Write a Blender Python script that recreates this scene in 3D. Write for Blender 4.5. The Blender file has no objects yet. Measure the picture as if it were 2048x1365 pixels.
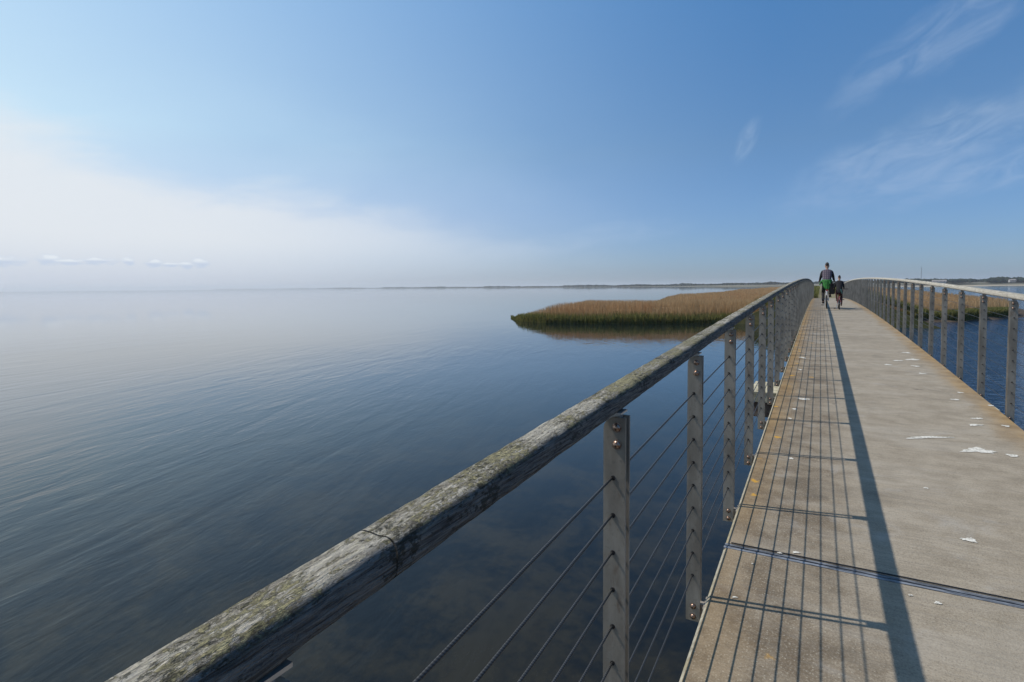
import bpy, bmesh, math, random
import numpy as np
from mathutils import Vector, Matrix, noise
R = math.radians
S = bpy.context.scene

# ------------------------------------------------------------------ camera
F_PX, CY, PITCH, ROLL, YAW, EYE = 1117.1, 625.2, 2.606, -0.493, 28.87, 1.5225
cam_d = bpy.data.cameras.new("camera")
cam = bpy.data.objects.new("camera", cam_d)
S.collection.objects.link(cam)
S.camera = cam
cam_d.sensor_width = 36.0
cam_d.lens = F_PX / 2048 * 36
cam_d.shift_y = (CY - 682.5) / 2048
cam_d.clip_start = 0.02
cam_d.clip_end = 60000
_ya, _pi, _ro = R(YAW), R(PITCH), R(ROLL)
_r = Vector((math.cos(_ya), math.sin(_ya), 0))
_fh = Vector((-math.sin(_ya), math.cos(_ya), 0))
_fw = _fh * math.cos(_pi) - Vector((0, 0, 1)) * math.sin(_pi)
_up = _fh * math.sin(_pi) + Vector((0, 0, 1)) * math.cos(_pi)
_R = _r * math.cos(_ro) + _up * math.sin(_ro)
_U = _up * math.cos(_ro) - _r * math.sin(_ro)
M = Matrix((_R, _U, -_fw)).transposed().to_4x4()
M.translation = Vector((0, 0, EYE))
cam.matrix_world = M

def at(u, v, z):
    """ground point where the line of sight through photograph position u, v meets height z"""
    d = _R * (u - 1024) - _U * (v - CY) + _fw * F_PX
    t = (z - EYE) / d.z
    return (d.x * t, d.y * t)

# ------------------------------------------------------------------ light
SUN = Vector((-0.704, -0.119, 1.0)).normalized()
EL = math.asin(SUN.z)
AZ = math.atan2(SUN.x, SUN.y)
sl = bpy.data.lights.new("sun", 'SUN')
sl.energy = 4.0
sl.angle = R(0.55)
sl.color = (1.0, 0.94, 0.85)
so = bpy.data.objects.new("sun", sl)
S.collection.objects.link(so)
so.rotation_euler = (-SUN).to_track_quat('-Z', 'Y').to_euler()

S.view_settings.view_transform = 'Standard'
S.view_settings.look = 'None'
S.view_settings.exposure = 0.0
S.view_settings.gamma = 1.0
S.view_settings.use_curve_mapping = False
S.render.engine = 'CYCLES'
S.cycles.use_denoising = True
S.cycles.max_bounces = 6
S.cycles.volume_bounces = 1
S.cycles.volume_step_rate = 4
S.cycles.volume_max_steps = 64
S.cycles.caustics_reflective = False
S.cycles.caustics_refractive = False

# ------------------------------------------------------------------ node helper
class NT:
    def __init__(s, tree):
        s.t = tree
        s.n = tree.nodes
    def new(s, typ, **kw):
        n = s.n.new(typ)
        for k, v in kw.items():
            setattr(n, k, v)
        return n
    def put(s, sock, val):
        if val is None:
            return
        if isinstance(val, bpy.types.NodeSocket):
            s.t.links.new(val, sock)
        else:
            if isinstance(val, (tuple, list)) and len(val) == 3 and sock.type == 'RGBA':
                val = tuple(val) + (1,)
            sock.default_value = val
    def math(s, op, a, b=None, c=None, clamp=False):
        n = s.new('ShaderNodeMath', operation=op, use_clamp=clamp)
        s.put(n.inputs[0], a); s.put(n.inputs[1], b); s.put(n.inputs[2], c)
        return n.outputs[0]
    def vmath(s, op, a, b=None):
        n = s.new('ShaderNodeVectorMath', operation=op)
        s.put(n.inputs[0], a); s.put(n.inputs[1], b)
        return n.outputs['Value'] if op == 'DOT_PRODUCT' else n.outputs[0]
    def ramp(s, x, a, b, lo=0.0, hi=1.0, smooth=True):
        n = s.new('ShaderNodeMapRange', interpolation_type='SMOOTHSTEP' if smooth else 'LINEAR')
        s.put(n.inputs[0], x)
        n.inputs[1].default_value = a; n.inputs[2].default_value = b
        n.inputs[3].default_value = lo; n.inputs[4].default_value = hi
        return n.outputs[0]
    def mix(s, f, a, b, blend='MIX'):
        n = s.new('ShaderNodeMix', data_type='RGBA', blend_type=blend)
        s.put(n.inputs[0], f); s.put(n.inputs[6], a); s.put(n.inputs[7], b)
        return n.outputs[2]
    def noise(s, vec, scale, detail=3, rough=0.5, dist=0.0):
        n = s.new('ShaderNodeTexNoise')
        s.put(n.inputs['Vector'], vec)
        n.inputs['Scale'].default_value = scale
        n.inputs['Detail'].default_value = detail
        n.inputs['Roughness'].default_value = rough
        n.inputs['Distortion'].default_value = dist
        return n.outputs[0]
    def mapping(s, vec, scale=(1, 1, 1), rot=(0, 0, 0), loc=(0, 0, 0)):
        n = s.new('ShaderNodeMapping')
        s.put(n.inputs['Vector'], vec)
        n.inputs['Location'].default_value = loc
        n.inputs['Rotation'].default_value = rot
        n.inputs['Scale'].default_value = scale
        return n.outputs[0]
    def xyz(s, vec):
        n = s.new('ShaderNodeSeparateXYZ')
        s.put(n.inputs[0], vec)
        return n.outputs
    def comb(s, x, y, z):
        n = s.new('ShaderNodeCombineXYZ')
        s.put(n.inputs[0], x); s.put(n.inputs[1], y); s.put(n.inputs[2], z)
        return n.outputs[0]
    def bump(s, h, strength, dist, normal=None):
        n = s.new('ShaderNodeBump')
        s.put(n.inputs['Height'], h)
        s.put(n.inputs['Strength'], strength)
        n.inputs['Distance'].default_value = dist
        if normal is not None:
            s.put(n.inputs['Normal'], normal)
        return n.outputs[0]

def mat(name, color=(.5, .5, .5), rough=.6, metal=0.0, fn=None, spec=.5):
    m = bpy.data.materials.new(name)
    m.use_nodes = True
    k = NT(m.node_tree)
    b = m.node_tree.nodes['Principled BSDF']
    k.put(b.inputs['Base Color'], color)
    b.inputs['Roughness'].default_value = rough
    b.inputs['Metallic'].default_value = metal
    b.inputs['Specular IOR Level'].default_value = spec
    if fn:
        co = k.new('ShaderNodeTexCoord').outputs['Object']
        fn(k, b, co)
    return m

# ------------------------------------------------------------------ sky
W = bpy.data.worlds.new("World")
S.world = W
W.use_nodes = True
k = NT(W.node_tree)
bg = W.node_tree.nodes['Background']
sky = k.new('ShaderNodeTexSky')
sky.sky_type = 'NISHITA'
sky.sun_disc = False
sky.sun_elevation = EL
sky.sun_rotation = AZ
sky.altitude = 0
sky.air_density = 1.0
sky.dust_density = 0.6
sky.ozone_density = 2.0
gen = k.new('ShaderNodeTexCoord').outputs['Generated']
X, Y, Z = k.xyz(gen)
az = k.math('MULTIPLY', k.math('ARCTAN2', X, Y), 57.2958)       # degrees right of the bridge axis
el = k.math('MULTIPLY', k.math('ARCSINE', Z), 57.2958)
ael = k.math('ABSOLUTE', el)
aev = k.comb(az, el, 0.0)
# clear air, bluer than the model's pale horizon
t1 = k.mix(k.ramp(ael, 1, 13, smooth=False), (.49, .68, 1.09), (.60, .84, 1.05))
t2 = k.mix(k.ramp(ael, 13, 29, smooth=False), t1, (.575, 1.08, 1.38))
base = k.mix(1.0, sky.outputs[0], t2, 'MULTIPLY')
# milky veil and sea fog thickening towards the sun's side, all round it
sd = Vector((SUN.x, SUN.y, 0)).normalized()
hl_ = k.vmath('NORMALIZE', k.comb(X, Y, 0.0))
dsun = k.math('MULTIPLY', k.math('ARCCOSINE', k.vmath('DOT_PRODUCT', hl_, tuple(sd))), 57.2958)
na = k.math('SUBTRACT', 99.6, dsun)
n1 = k.noise(k.mapping(aev, scale=(.045, .10, 1)), 1.0, 5, .55, .5)
n2 = k.noise(k.mapping(aev, scale=(.10, .35, 1), loc=(4, 2, 0)), 1.0, 5, .6, .4)
bill = k.math('ADD', k.math('MULTIPLY', k.math('SUBTRACT', n1, .5), .50), k.math('MULTIPLY', k.math('SUBTRACT', n2, .5), .14))
bill = k.math('MULTIPLY', k.math('MULTIPLY', bill, .5), k.math('MULTIPLY', k.ramp(ael, 24, 8), k.ramp(na, 5, 30)))
ao = k.ramp(ael, 2, 62, 12, 26, smooth=False)
bo_ = k.ramp(ael, 2, 62, 50, 165, smooth=False)
fogamt = k.math('DIVIDE', k.math('SUBTRACT', na, ao), bo_)
fogamt = k.math('MINIMUM', k.math('MAXIMUM', k.math('SUBTRACT', k.math('SMOOTH_MAX', k.math('ADD', fogamt, bill), 0.0, .50), .030), 0.0), .97)
w1 = k.mix(k.ramp(ael, 1, 7, smooth=False), (6.1, 6.6, 7.6), (7.0, 7.9, 8.9))
w2 = k.mix(k.ramp(ael, 7, 14, smooth=False), w1, (7.0, 9.05, 10.0))
hazy = k.mix(fogamt, base, w2)
# the fog bank itself: whiter, with a billowing upper edge that sinks to the right
btop = k.math('ADD', k.math('MULTIPLY', k.ramp(na, 22, 72, smooth=False), 10.5), 3.2)
btop = k.math('ADD', btop, k.math('ADD', k.math('MULTIPLY', k.math('SUBTRACT', n1, .5), 9.0), k.math('MULTIPLY', k.math('SUBTRACT', n2, .5), 4.5)))
bank = k.math('MULTIPLY', k.ramp(k.math('SUBTRACT', btop, ael), -1.2, 3.6), k.ramp(na, 12, 62))
bank = k.math('MULTIPLY', bank, k.ramp(ael, .3, 5, .12, .80))
hazy = k.mix(bank, hazy, (8.0, 8.35, 8.7))
# high thin streaks on the right
def streak(a0, e0, ang, length, width, amt, seed, fine=1.0):
    p = k.mapping(k.vmath('SUBTRACT', aev, (a0, e0, 0)), rot=(0, 0, -R(ang)))
    px, py, _ = k.xyz(p)
    w = k.noise(k.mapping(p, scale=(.16, .16, 1), loc=(seed, 0, 0)), 1.0, 3)
    py = k.math('ADD', py, k.math('MULTIPLY', k.math('SUBTRACT', w, .5), width * 1.6))
    g = k.math('ADD', k.math('POWER', k.math('ABSOLUTE', k.math('DIVIDE', px, length)), 2.0),
               k.math('POWER', k.math('ABSOLUTE', k.math('DIVIDE', py, width)), 2.0))
    msk = k.ramp(g, 1.0, 0.0)
    t = k.noise(k.mapping(p, scale=(.22 * fine, .55 * fine, 1), loc=(seed, seed, 0)), 1.0, 6, .62, .9)
    return k.math('MULTIPLY', k.math('MULTIPLY', msk, k.ramp(t, .22, .80)), amt)
cl = streak(8.5, 19.5, 28, 11, 2.4, .22, 3.1)
cl = k.math('MAXIMUM', cl, streak(9, 11.2, 17, 16, 3.6, .27, 7.7))
cl = k.math('MAXIMUM', cl, streak(12, 8.5, 12, 9, 1.8, .30, 12.4))
cl = k.math('MAXIMUM', cl, streak(-6.2, 13.2, 62, 2.6, .9, .20, 21.3, 2.2))
cl = k.math('MAXIMUM', cl, streak(-22, 4.6, 8, 13, 1.5, .14, 33.1))
cloudy = k.mix(cl, hazy, (6.2, 7.2, 8.6))
# a row of small cumulus tops over the fog, far left
pn = k.noise(k.mapping(aev, scale=(.9, 1.9, 1), loc=(1.7, 0, 0)), 1.0, 5, .65)
puff = None; lit = None
for (pa, pe, pw, ph) in ((-71.2, 2.30, 1.9, .30), (-68.4, 2.42, 1.0, .34), (-67.1, 2.28, 1.1, .22), (-65.2, 2.42, 1.5, .26), (-63.2, 2.40, .55, .30),
                         (-61.4, 2.28, .75, .30), (-60.2, 2.18, .8, .18), (-58.9, 2.16, .6, .28), (-58.0, 2.34, .85, .42)):
    q = k.vmath('MULTIPLY', k.vmath('SUBTRACT', aev, (pa, pe, 0)), (1 / pw, .72 / ph, 0))
    qx, qy, _ = k.xyz(q)
    dd = k.math('SQRT', k.math('ADD', k.math('MULTIPLY', qx, qx), k.math('MULTIPLY', qy, qy)))
    mm = k.ramp(k.math('ADD', dd, k.math('MULTIPLY', k.math('SUBTRACT', pn, .5), 2.4)), 1.15, .35)
    ll = k.math('MULTIPLY', mm, k.ramp(qy, -.2, .5))
    puff = mm if puff is None else k.math('MAXIMUM', puff, mm)
    lit = ll if lit is None else k.math('MAXIMUM', lit, ll)
pc = k.mix(lit, (5.3, 6.3, 7.9), (8.6, 9.1, 9.6))
cloudy = k.mix(k.math('MULTIPLY', puff, .72), cloudy, pc)
k.put(bg.inputs[0], cloudy)
bg.inputs[1].default_value = 0.1

# ------------------------------------------------------------------ mesh helpers
col = S.collection
class MB:
    def __init__(s):
        s.v, s.f, s.m = [], [], []
        s.smooth = []
    def add(s, vs, fs, mi=0, sm=False):
        o = len(s.v)
        s.v += [tuple(p) for p in vs]
        s.f += [tuple(i + o for i in f) for f in fs]
        s.m += [mi] * len(fs)
        s.smooth += [sm] * len(fs)
    def box(s, x0, x1, y0, y1, z0, z1, mi=0):
        vs = [(x, y, z) for z in (z0, z1) for y in (y0, y1) for x in (x0, x1)]
        s.add(vs, [(0, 2, 3, 1), (4, 5, 7, 6), (0, 1, 5, 4), (2, 6, 7, 3), (0, 4, 6, 2), (1, 3, 7, 5)], mi)
    def prism_y(s, prof, ys, zf=lambda y: 0.0, mi=0, sm=False, jit=None):
        """profile of (x, z) swept along y, z lifted by zf(y)"""
        n = len(prof); vs = []
        for y in ys:
            h = zf(y)
            for j, (x, z) in enumerate(prof):
                p = (x, y, z + h)
                vs.append(jit(p, j) if jit else p)
        fs = []
        for i in range(len(ys) - 1):
            for j in range(n):
                a = i * n + j; b = i * n + (j + 1) % n
                fs.append((a, a + n, b + n, b))
        s.add(vs, fs, mi, sm)
        s.add(vs[:n], [tuple(range(n))], mi)
        s.add(vs[-n:], [tuple(reversed(range(n)))], mi)
    def tube(s, pts, rad, seg=8, mi=0, caps=True):
        pts = [Vector(p) for p in pts]; vs = []
        rs = rad if isinstance(rad, (list, tuple)) else [rad] * len(pts)
        prev = None
        for i, p in enumerate(pts):
            d = (pts[min(i + 1, len(pts) - 1)] - pts[max(i - 1, 0)]).normalized()
            if prev is None:
                a = d.orthogonal().normalized()
            else:
                a = (prev - d * prev.dot(d)).normalized()
            prev = a; b = d.cross(a)
            for j in range(seg):
                t = 2 * math.pi * j / seg
                vs.append(p + (a * math.cos(t) + b * math.sin(t)) * rs[i])
        fs = []
        for i in range(len(pts) - 1):
            for j in range(seg):
                q = i * seg + j; r = i * seg + (j + 1) % seg
                fs.append((q, r, r + seg, q + seg))
        s.add(vs, fs, mi, True)
        if caps:
            s.add(vs[:seg], [tuple(reversed(range(seg)))], mi)
            s.add(vs[-seg:], [tuple(range(seg))], mi)
    def dome(s, c, axis, r, h, seg=12, rings=4, mi=0):
        c = Vector(c); ax = Vector(axis).normalized(); a = ax.orthogonal().normalized(); b = ax.cross(a)
        vs = []; fs = []
        for i in range(rings):
            t = math.pi / 2 * i / rings
            for j in range(seg):
                q = 2 * math.pi * j / seg
                vs.append(c + (a * math.cos(q) + b * math.sin(q)) * r * math.cos(t) + ax * h * math.sin(t))
        vs.append(c + ax * h)
        for i in range(rings - 1):
            for j in range(seg):
                p = i * seg + j; q = i * seg + (j + 1) % seg
                fs.append((p, q, q + seg, p + seg))
        for j in range(seg):
            fs.append(((rings - 1) * seg + j, (rings - 1) * seg + (j + 1) % seg, rings * seg))
        s.add(vs, fs, mi, True)
    def torus(s, c, R_, r, seg=32, sec=8, mi=0, axis='x'):
        vs = []; fs = []
        for i in range(seg):
            t = 2 * math.pi * i / seg
            for j in range(sec):
                q = 2 * math.pi * j / sec
                rr = R_ + r * math.cos(q)
                vs.append((c[0] + r * math.sin(q), c[1] + rr * math.cos(t), c[2] + rr * math.sin(t)))
        for i in range(seg):
            for j in range(sec):
                fs.append((i * sec + j, ((i + 1) % seg) * sec + j, ((i + 1) % seg) * sec + (j + 1) % sec, i * sec + (j + 1) % sec))
        s.add(vs, fs, mi, True)
    def mesh(s, name, mats):
        me = bpy.data.meshes.new(name)
        me.from_pydata(s.v, [], s.f)
        for m in (mats if isinstance(mats, (list, tuple)) else [mats]):
            me.materials.append(m)
        me.polygons.foreach_set('material_index', s.m)
        me.polygons.foreach_set('use_smooth', s.smooth)
        me.update()
        return me
    def build(s, name, mats, parent=None):
        return link(name, s.mesh(name, mats), parent)

def link(name, me, parent=None):
    o = bpy.data.objects.new(name, me)
    col.objects.link(o)
    if parent:
        o.parent = parent
    return o
def tag(o, label=None, cat=None, group=None, kind=None):
    if label: o['label'] = label
    if cat: o['category'] = cat
    if group: o['group'] = group
    if kind: o['kind'] = kind
    return o
def empty(name, loc=(0, 0, 0), rz=0.0):
    o = bpy.data.objects.new(name, None)
    o.empty_display_size = .2
    col.objects.link(o)
    o.location = loc
    o.rotation_euler = (0, 0, rz)
    return o

# ------------------------------------------------------------------ bridge profile
LC, CC = 32.75, 0.00057
END = 56.0
WATER = -2.15
def hd(y):
    return CC * LC * LC - CC * (y - LC) ** 2
L0, SP = 0.347, 1.125
AL, AR = -0.492, 1.649          # cable planes
DL, DR = -0.4346, 1.604         # deck edges
rnd = random.Random(7)

# ------------------------------------------------------------------ materials
def f_concrete(k, b, co):
    x, y, z = k.xyz(co)
    big = k.noise(co, 0.9, 5, .6)
    mid = k.noise(co, 6, 4, .6)
    fine = k.noise(co, 110, 4, .8)
    brush = k.noise(k.mapping(co, scale=(3, 60, 3)), 1.0, 4, .6, .4)
    v = k.new('ShaderNodeTexVoronoi'); v.inputs['Scale'].default_value = 95
    k.put(v.inputs['Vector'], co)
    spk = k.ramp(v.outputs['Distance'], .26, .38, 1, 0)
    spm = k.ramp(k.xyz(v.outputs['Color'])[0], .70, .78)
    # towards the left side the surface is browner and shows its aggregate, the walked strip is paler grey
    wob = k.math('ADD', x, k.math('MULTIPLY', k.math('SUBTRACT', big, .5), .9))
    leftside = k.ramp(wob, -.05, .35, 1, 0)
    grey = k.mix(k.ramp(mid, .3, .7), (.25, .207, .150), (.325, .275, .207))
    brown = k.mix(k.ramp(mid, .35, .65), (.120, .086, .052), (.225, .178, .122))
    c = k.mix(k.math('MULTIPLY', leftside, .85), grey, brown)
    c = k.mix(k.math('MULTIPLY', k.ramp(fine, .48, .66), .42), c, (.38, .34, .27))
    c = k.mix(k.math('MULTIPLY', k.ramp(fine, .50, .34), .45), c, (.10, .080, .056))
    c = k.mix(k.math('MULTIPLY', k.ramp(brush, .40, .72), .30), c, (.125, .112, .095))
    c = k.mix(k.math('MULTIPLY', k.math('MULTIPLY', spk, spm), k.math('ADD', k.math('MULTIPLY', leftside, .30), .12)), c, (.46, .42, .33))
    c = k.mix(k.math('MULTIPLY', k.math('MULTIPLY', spk, k.ramp(k.xyz(v.outputs['Color'])[1], .80, .86)), .30), c, (.06, .05, .04))
    # pale worn cloudy patches
    wn = k.noise(k.mapping(co, loc=(5, 3, 0)), 1.7, 6, .65, .8)
    c = k.mix(k.math('MULTIPLY', k.ramp(wn, .56, .70), .35), c, (.36, .34, .31))
    dk = k.noise(k.mapping(co, loc=(15, 9, 0)), 2.3, 6, .7)
    c = k.mix(k.math('MULTIPLY', k.ramp(dk, .55, .72), .30), c, (.10, .088, .07))
    # hairline cracks, faint water stains across
    vc = k.new('ShaderNodeTexVoronoi', feature='DISTANCE_TO_EDGE'); vc.inputs['Scale'].default_value = .75
    k.put(vc.inputs['Vector'], k.vmath('ADD', co, k.comb(k.math('MULTIPLY', k.noise(co, 3, 4), .5), k.math('MULTIPLY', k.noise(k.mapping(co, loc=(3, 1, 4)), 3, 4), .5), 0)))
    ck = k.math('MULTIPLY', k.ramp(vc.outputs['Distance'], .0, .006, 1, 0), k.ramp(big, .48, .6))
    c = k.mix(k.math('MULTIPLY', ck, .5), c, (.07, .058, .045))
    st = k.noise(k.mapping(co, scale=(.5, 2.2, 1), loc=(1, 1, 0)), 1.1, 5, .6, .6)
    c = k.mix(k.math('MULTIPLY', k.ramp(st, .50, .68), .28), c, (.11, .090, .066))
    c = k.mix(k.math('MULTIPLY', k.ramp(st, .46, .36), .22), c, (.38, .345, .29))
    # orange lichen bands along both edges, denser further out along the bridge
    en = k.noise(k.mapping(co, scale=(2.5, 1.2, 1)), 1.6, 5, .65)
    el_ = k.math('SUBTRACT', x, DL); er_ = k.math('SUBTRACT', DR, x)
    wl = k.ramp(k.math('ADD', el_, k.math('MULTIPLY', k.math('SUBTRACT', en, .5), .35)), .02, .26, 1, 0)
    wr = k.ramp(k.math('ADD', er_, k.math('MULTIPLY', k.math('SUBTRACT', en, .5), .35)), .02, .30, 1, 0)
    wl = k.math('MULTIPLY', wl, k.ramp(y, 2.0, 8.0, .25, .80))
    pn_ = k.ramp(k.noise(k.mapping(co, loc=(0, 2, 0)), .8, 4, .65), .30, .55, .55, 1)
    wl = k.math('MULTIPLY', wl, pn_); wr = k.math('MULTIPLY', wr, pn_)
    lich = k.mix(k.ramp(mid, .3, .7), (.20, .115, .035), (.31, .185, .055))
    c = k.mix(k.math('MULTIPLY', k.math('MAXIMUM', wl, k.math('MULTIPLY', wr, .8)), k.ramp(fine, .25, .6, .55, 1)), c, lich)
    # small bright lichen spots
    v2 = k.new('ShaderNodeTexVoronoi'); v2.inputs['Scale'].default_value = 4.2
    k.put(v2.inputs['Vector'], k.vmath('ADD', co, k.comb(k.math('MULTIPLY', k.noise(co, 28, 3), .10), k.math('MULTIPLY', k.noise(k.mapping(co, loc=(9, 9, 9)), 28, 3), .10), 0)))
    sp = k.math('MULTIPLY', k.ramp(v2.outputs['Distance'], .10, .15, 1, 0), k.ramp(el_, .35, .5, 1, 0))
    sp = k.math('MULTIPLY', sp, k.ramp(k.xyz(v2.outputs['Color'])[0], .45, .5))
    c = k.mix(k.math('MULTIPLY', sp, .85), c, (.50, .27, .035))
    k.put(b.inputs['Base Color'], c)
    hgt = k.math('ADD', k.math('MULTIPLY', fine, .6), k.math('ADD', k.math('MULTIPLY', brush, .6), k.math('MULTIPLY', spk, .25)))
    k.put(b.inputs['Normal'], k.bump(hgt, .55, .004))
m_conc = mat('deck concrete', rough=.85, fn=f_concrete, spec=.3)

def f_arris(k, b, co):
    n = k.noise(co, 25, 4, .7); n2 = k.noise(co, 3, 3)
    c = k.mix(k.ramp(n, .3, .7), (.20, .18, .135), (.38, .35, .27))
    c = k.mix(k.math('MULTIPLY', k.ramp(n2, .5, .65), .5), c, (.22, .17, .06))
    k.put(b.inputs['Base Color'], c)
    k.put(b.inputs['Normal'], k.bump(n, .4, .003))
m_arris = mat('bare concrete edge', rough=.9, fn=f_arris)

def f_wood(k, b, co):
    x, y, z = k.xyz(co)
    N = k.new('ShaderNodeNewGeometry').outputs['Normal']
    grain = k.noise(k.mapping(co, scale=(1, .05, 1)), 230, 4, .65, .3)
    grain2 = k.noise(k.mapping(co, scale=(1, .12, 1)), 80, 4, .6, .4)
    flake = k.noise(k.mapping(co, scale=(1, .40, 1)), 170, 4, .75, .5)
    patch = k.noise(k.mapping(co, scale=(1, .4, 1), loc=(2, 0, 0)), 12, 4, .6, .3)
    # lit and shaded sides painted into the colour; crust grows on the sunward faces
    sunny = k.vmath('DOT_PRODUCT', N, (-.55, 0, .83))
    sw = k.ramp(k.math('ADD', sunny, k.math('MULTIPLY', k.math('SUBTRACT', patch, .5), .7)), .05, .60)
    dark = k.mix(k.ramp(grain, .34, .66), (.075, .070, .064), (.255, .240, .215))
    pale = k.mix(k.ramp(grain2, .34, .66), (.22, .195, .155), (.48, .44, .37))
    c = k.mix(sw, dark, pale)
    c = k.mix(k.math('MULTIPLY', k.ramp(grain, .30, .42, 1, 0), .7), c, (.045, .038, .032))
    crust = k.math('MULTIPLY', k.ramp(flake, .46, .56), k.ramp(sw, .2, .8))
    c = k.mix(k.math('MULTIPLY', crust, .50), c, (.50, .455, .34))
    nz = k.xyz(N)[2]
    upw = k.ramp(nz, .15, .8)
    lb = k.noise(co, 3.6, 3, .6)
    ln = k.noise(k.mapping(co, scale=(1, .4, 1), loc=(6, 6, 6)), 115, 5, .78, .5)
    lm = k.math('MULTIPLY', k.ramp(k.math('ADD', ln, k.math('MULTIPLY', k.math('SUBTRACT', lb, .48), .75)), .49, .58), upw)
    lc = k.mix(k.ramp(k.noise(co, 170, 3), .35, .65), (.135, .118, .045), (.35, .31, .15))
    c = k.mix(k.math('MULTIPLY', lm, .78), c, lc)
    # dark clumps of moss and black crust where top and side meet, and scattered below
    bn = k.noise(k.mapping(co, scale=(1, .6, 1), loc=(3, 3, 3)), 85, 5, .75)
    bb = k.noise(k.mapping(co, loc=(8, 1, 2)), 6.0, 3, .6)
    edge = k.math('MULTIPLY', k.ramp(nz, -.3, .35), k.ramp(nz, .95, .5))
    bm = k.ramp(k.math('ADD', k.math('ADD', bn, k.math('MULTIPLY', k.math('SUBTRACT', bb, .5), .8)), k.math('MULTIPLY', edge, .04)), .60, .66)
    c = k.mix(k.math('MULTIPLY', bm, .75), c, (.025, .026, .016))
    pit = k.noise(k.mapping(co, scale=(1, .35, 1), loc=(1, 7, 3)), 150, 3, .6)
    c = k.mix(k.math('MULTIPLY', k.ramp(pit, .62, .68), .7), c, (.03, .027, .022))
    k.put(b.inputs['Base Color'], c)
    hg = k.math('ADD', grain, k.math('ADD', k.math('MULTIPLY', lm, .8), k.math('MULTIPLY', flake, 1.2)))
    k.put(b.inputs['Normal'], k.bump(hg, 1.0, .008))
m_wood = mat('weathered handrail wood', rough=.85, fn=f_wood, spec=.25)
def f_sunlit_wood(k, b, co):
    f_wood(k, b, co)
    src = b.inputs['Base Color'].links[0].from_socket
    k.put(b.inputs['Base Color'], k.mix(.40, src, (.78, .73, .65)))  # rail wood lightened towards white, sunlight painted into its colour
m_sunlit_wood = mat('sunlit-tone handrail wood', rough=.85, fn=f_sunlit_wood, spec=.25)

def f_steel(k, b, co):
    rnd_ = k.new('ShaderNodeObjectInfo').outputs['Random']
    co = k.vmath('ADD', co, k.comb(k.math('MULTIPLY', rnd_, 37.0), k.math('MULTIPLY', rnd_, 11.0), 0.0))
    n = k.noise(co, 60, 4, .65); n2 = k.noise(k.mapping(co, scale=(1, 1, .25)), 14, 4, .6)
    c = k.mix(k.ramp(n2, .3, .7), (.22, .188, .148), (.365, .322, .262))
    c = k.mix(k.math('MULTIPLY', k.ramp(n, .55, .75), .5), c, (.10, .09, .075))
    n3 = k.noise(k.mapping(co, scale=(1, 1, .35), loc=(4, 4, 4)), 22, 5, .7)
    c = k.mix(k.math('MULTIPLY', k.ramp(n3, .58, .72), .55), c, (.13, .065, .03))
    k.put(b.inputs['Base Color'], c)
    k.put(b.inputs['Roughness'], k.ramp(n, .3, .7, .42, .68))
    k.put(b.inputs['Normal'], k.bump(n, .15, .002))
m_steel = mat('dull galvanised steel', rough=.55, metal=.2, fn=f_steel)
m_alu0 = mat('bare bracket steel', (.5, .48, .45), .35, .7)
m_hole = mat('dark hole rim', (.012, .010, .009), .6)
def f_bolt(k, b, co):
    n = k.noise(co, 150, 3, .6)
    k.put(b.inputs['Base Color'], k.mix(k.ramp(n, .4, .65), (.40, .30, .24), (.16, .07, .035)))
m_bolt = mat('rusting bolt steel', rough=.32, metal=.85, fn=f_bolt)
def f_cable(k, b, co):
    x, y, z = k.xyz(co)
    w = k.math('SINE', k.math('MULTIPLY', k.math('ADD', y, k.math('MULTIPLY', z, 1.0)), 900))
    k.put(b.inputs['Base Color'], k.mix(k.ramp(w, -1, 1), (.028, .027, .026), (.085, .083, .08)))
m_cable = mat('stranded steel cable', rough=.45, metal=.5, fn=f_cable)
m_rubber = mat('black joint rubber', (.008, .008, .009), .6)
def f_strip(k, b, co):
    n = k.noise(k.mapping(co, scale=(1, 6, 1)), 12, 4, .6)
    k.put(b.inputs['Base Color'], k.mix(k.ramp(n, .35, .65), (.085, .09, .10), (.25, .265, .29)))
m_strip = mat('joint aluminium', rough=.5, metal=.2, fn=f_strip)
def f_drop(k, b, co):
    n = k.noise(co, 60, 4, .7)
    k.put(b.inputs['Base Color'], k.mix(k.ramp(n, .38, .58), (.32, .295, .245), (.66, .63, .56)))
m_white = mat('dried bird dropping', rough=.9, fn=f_drop)

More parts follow.
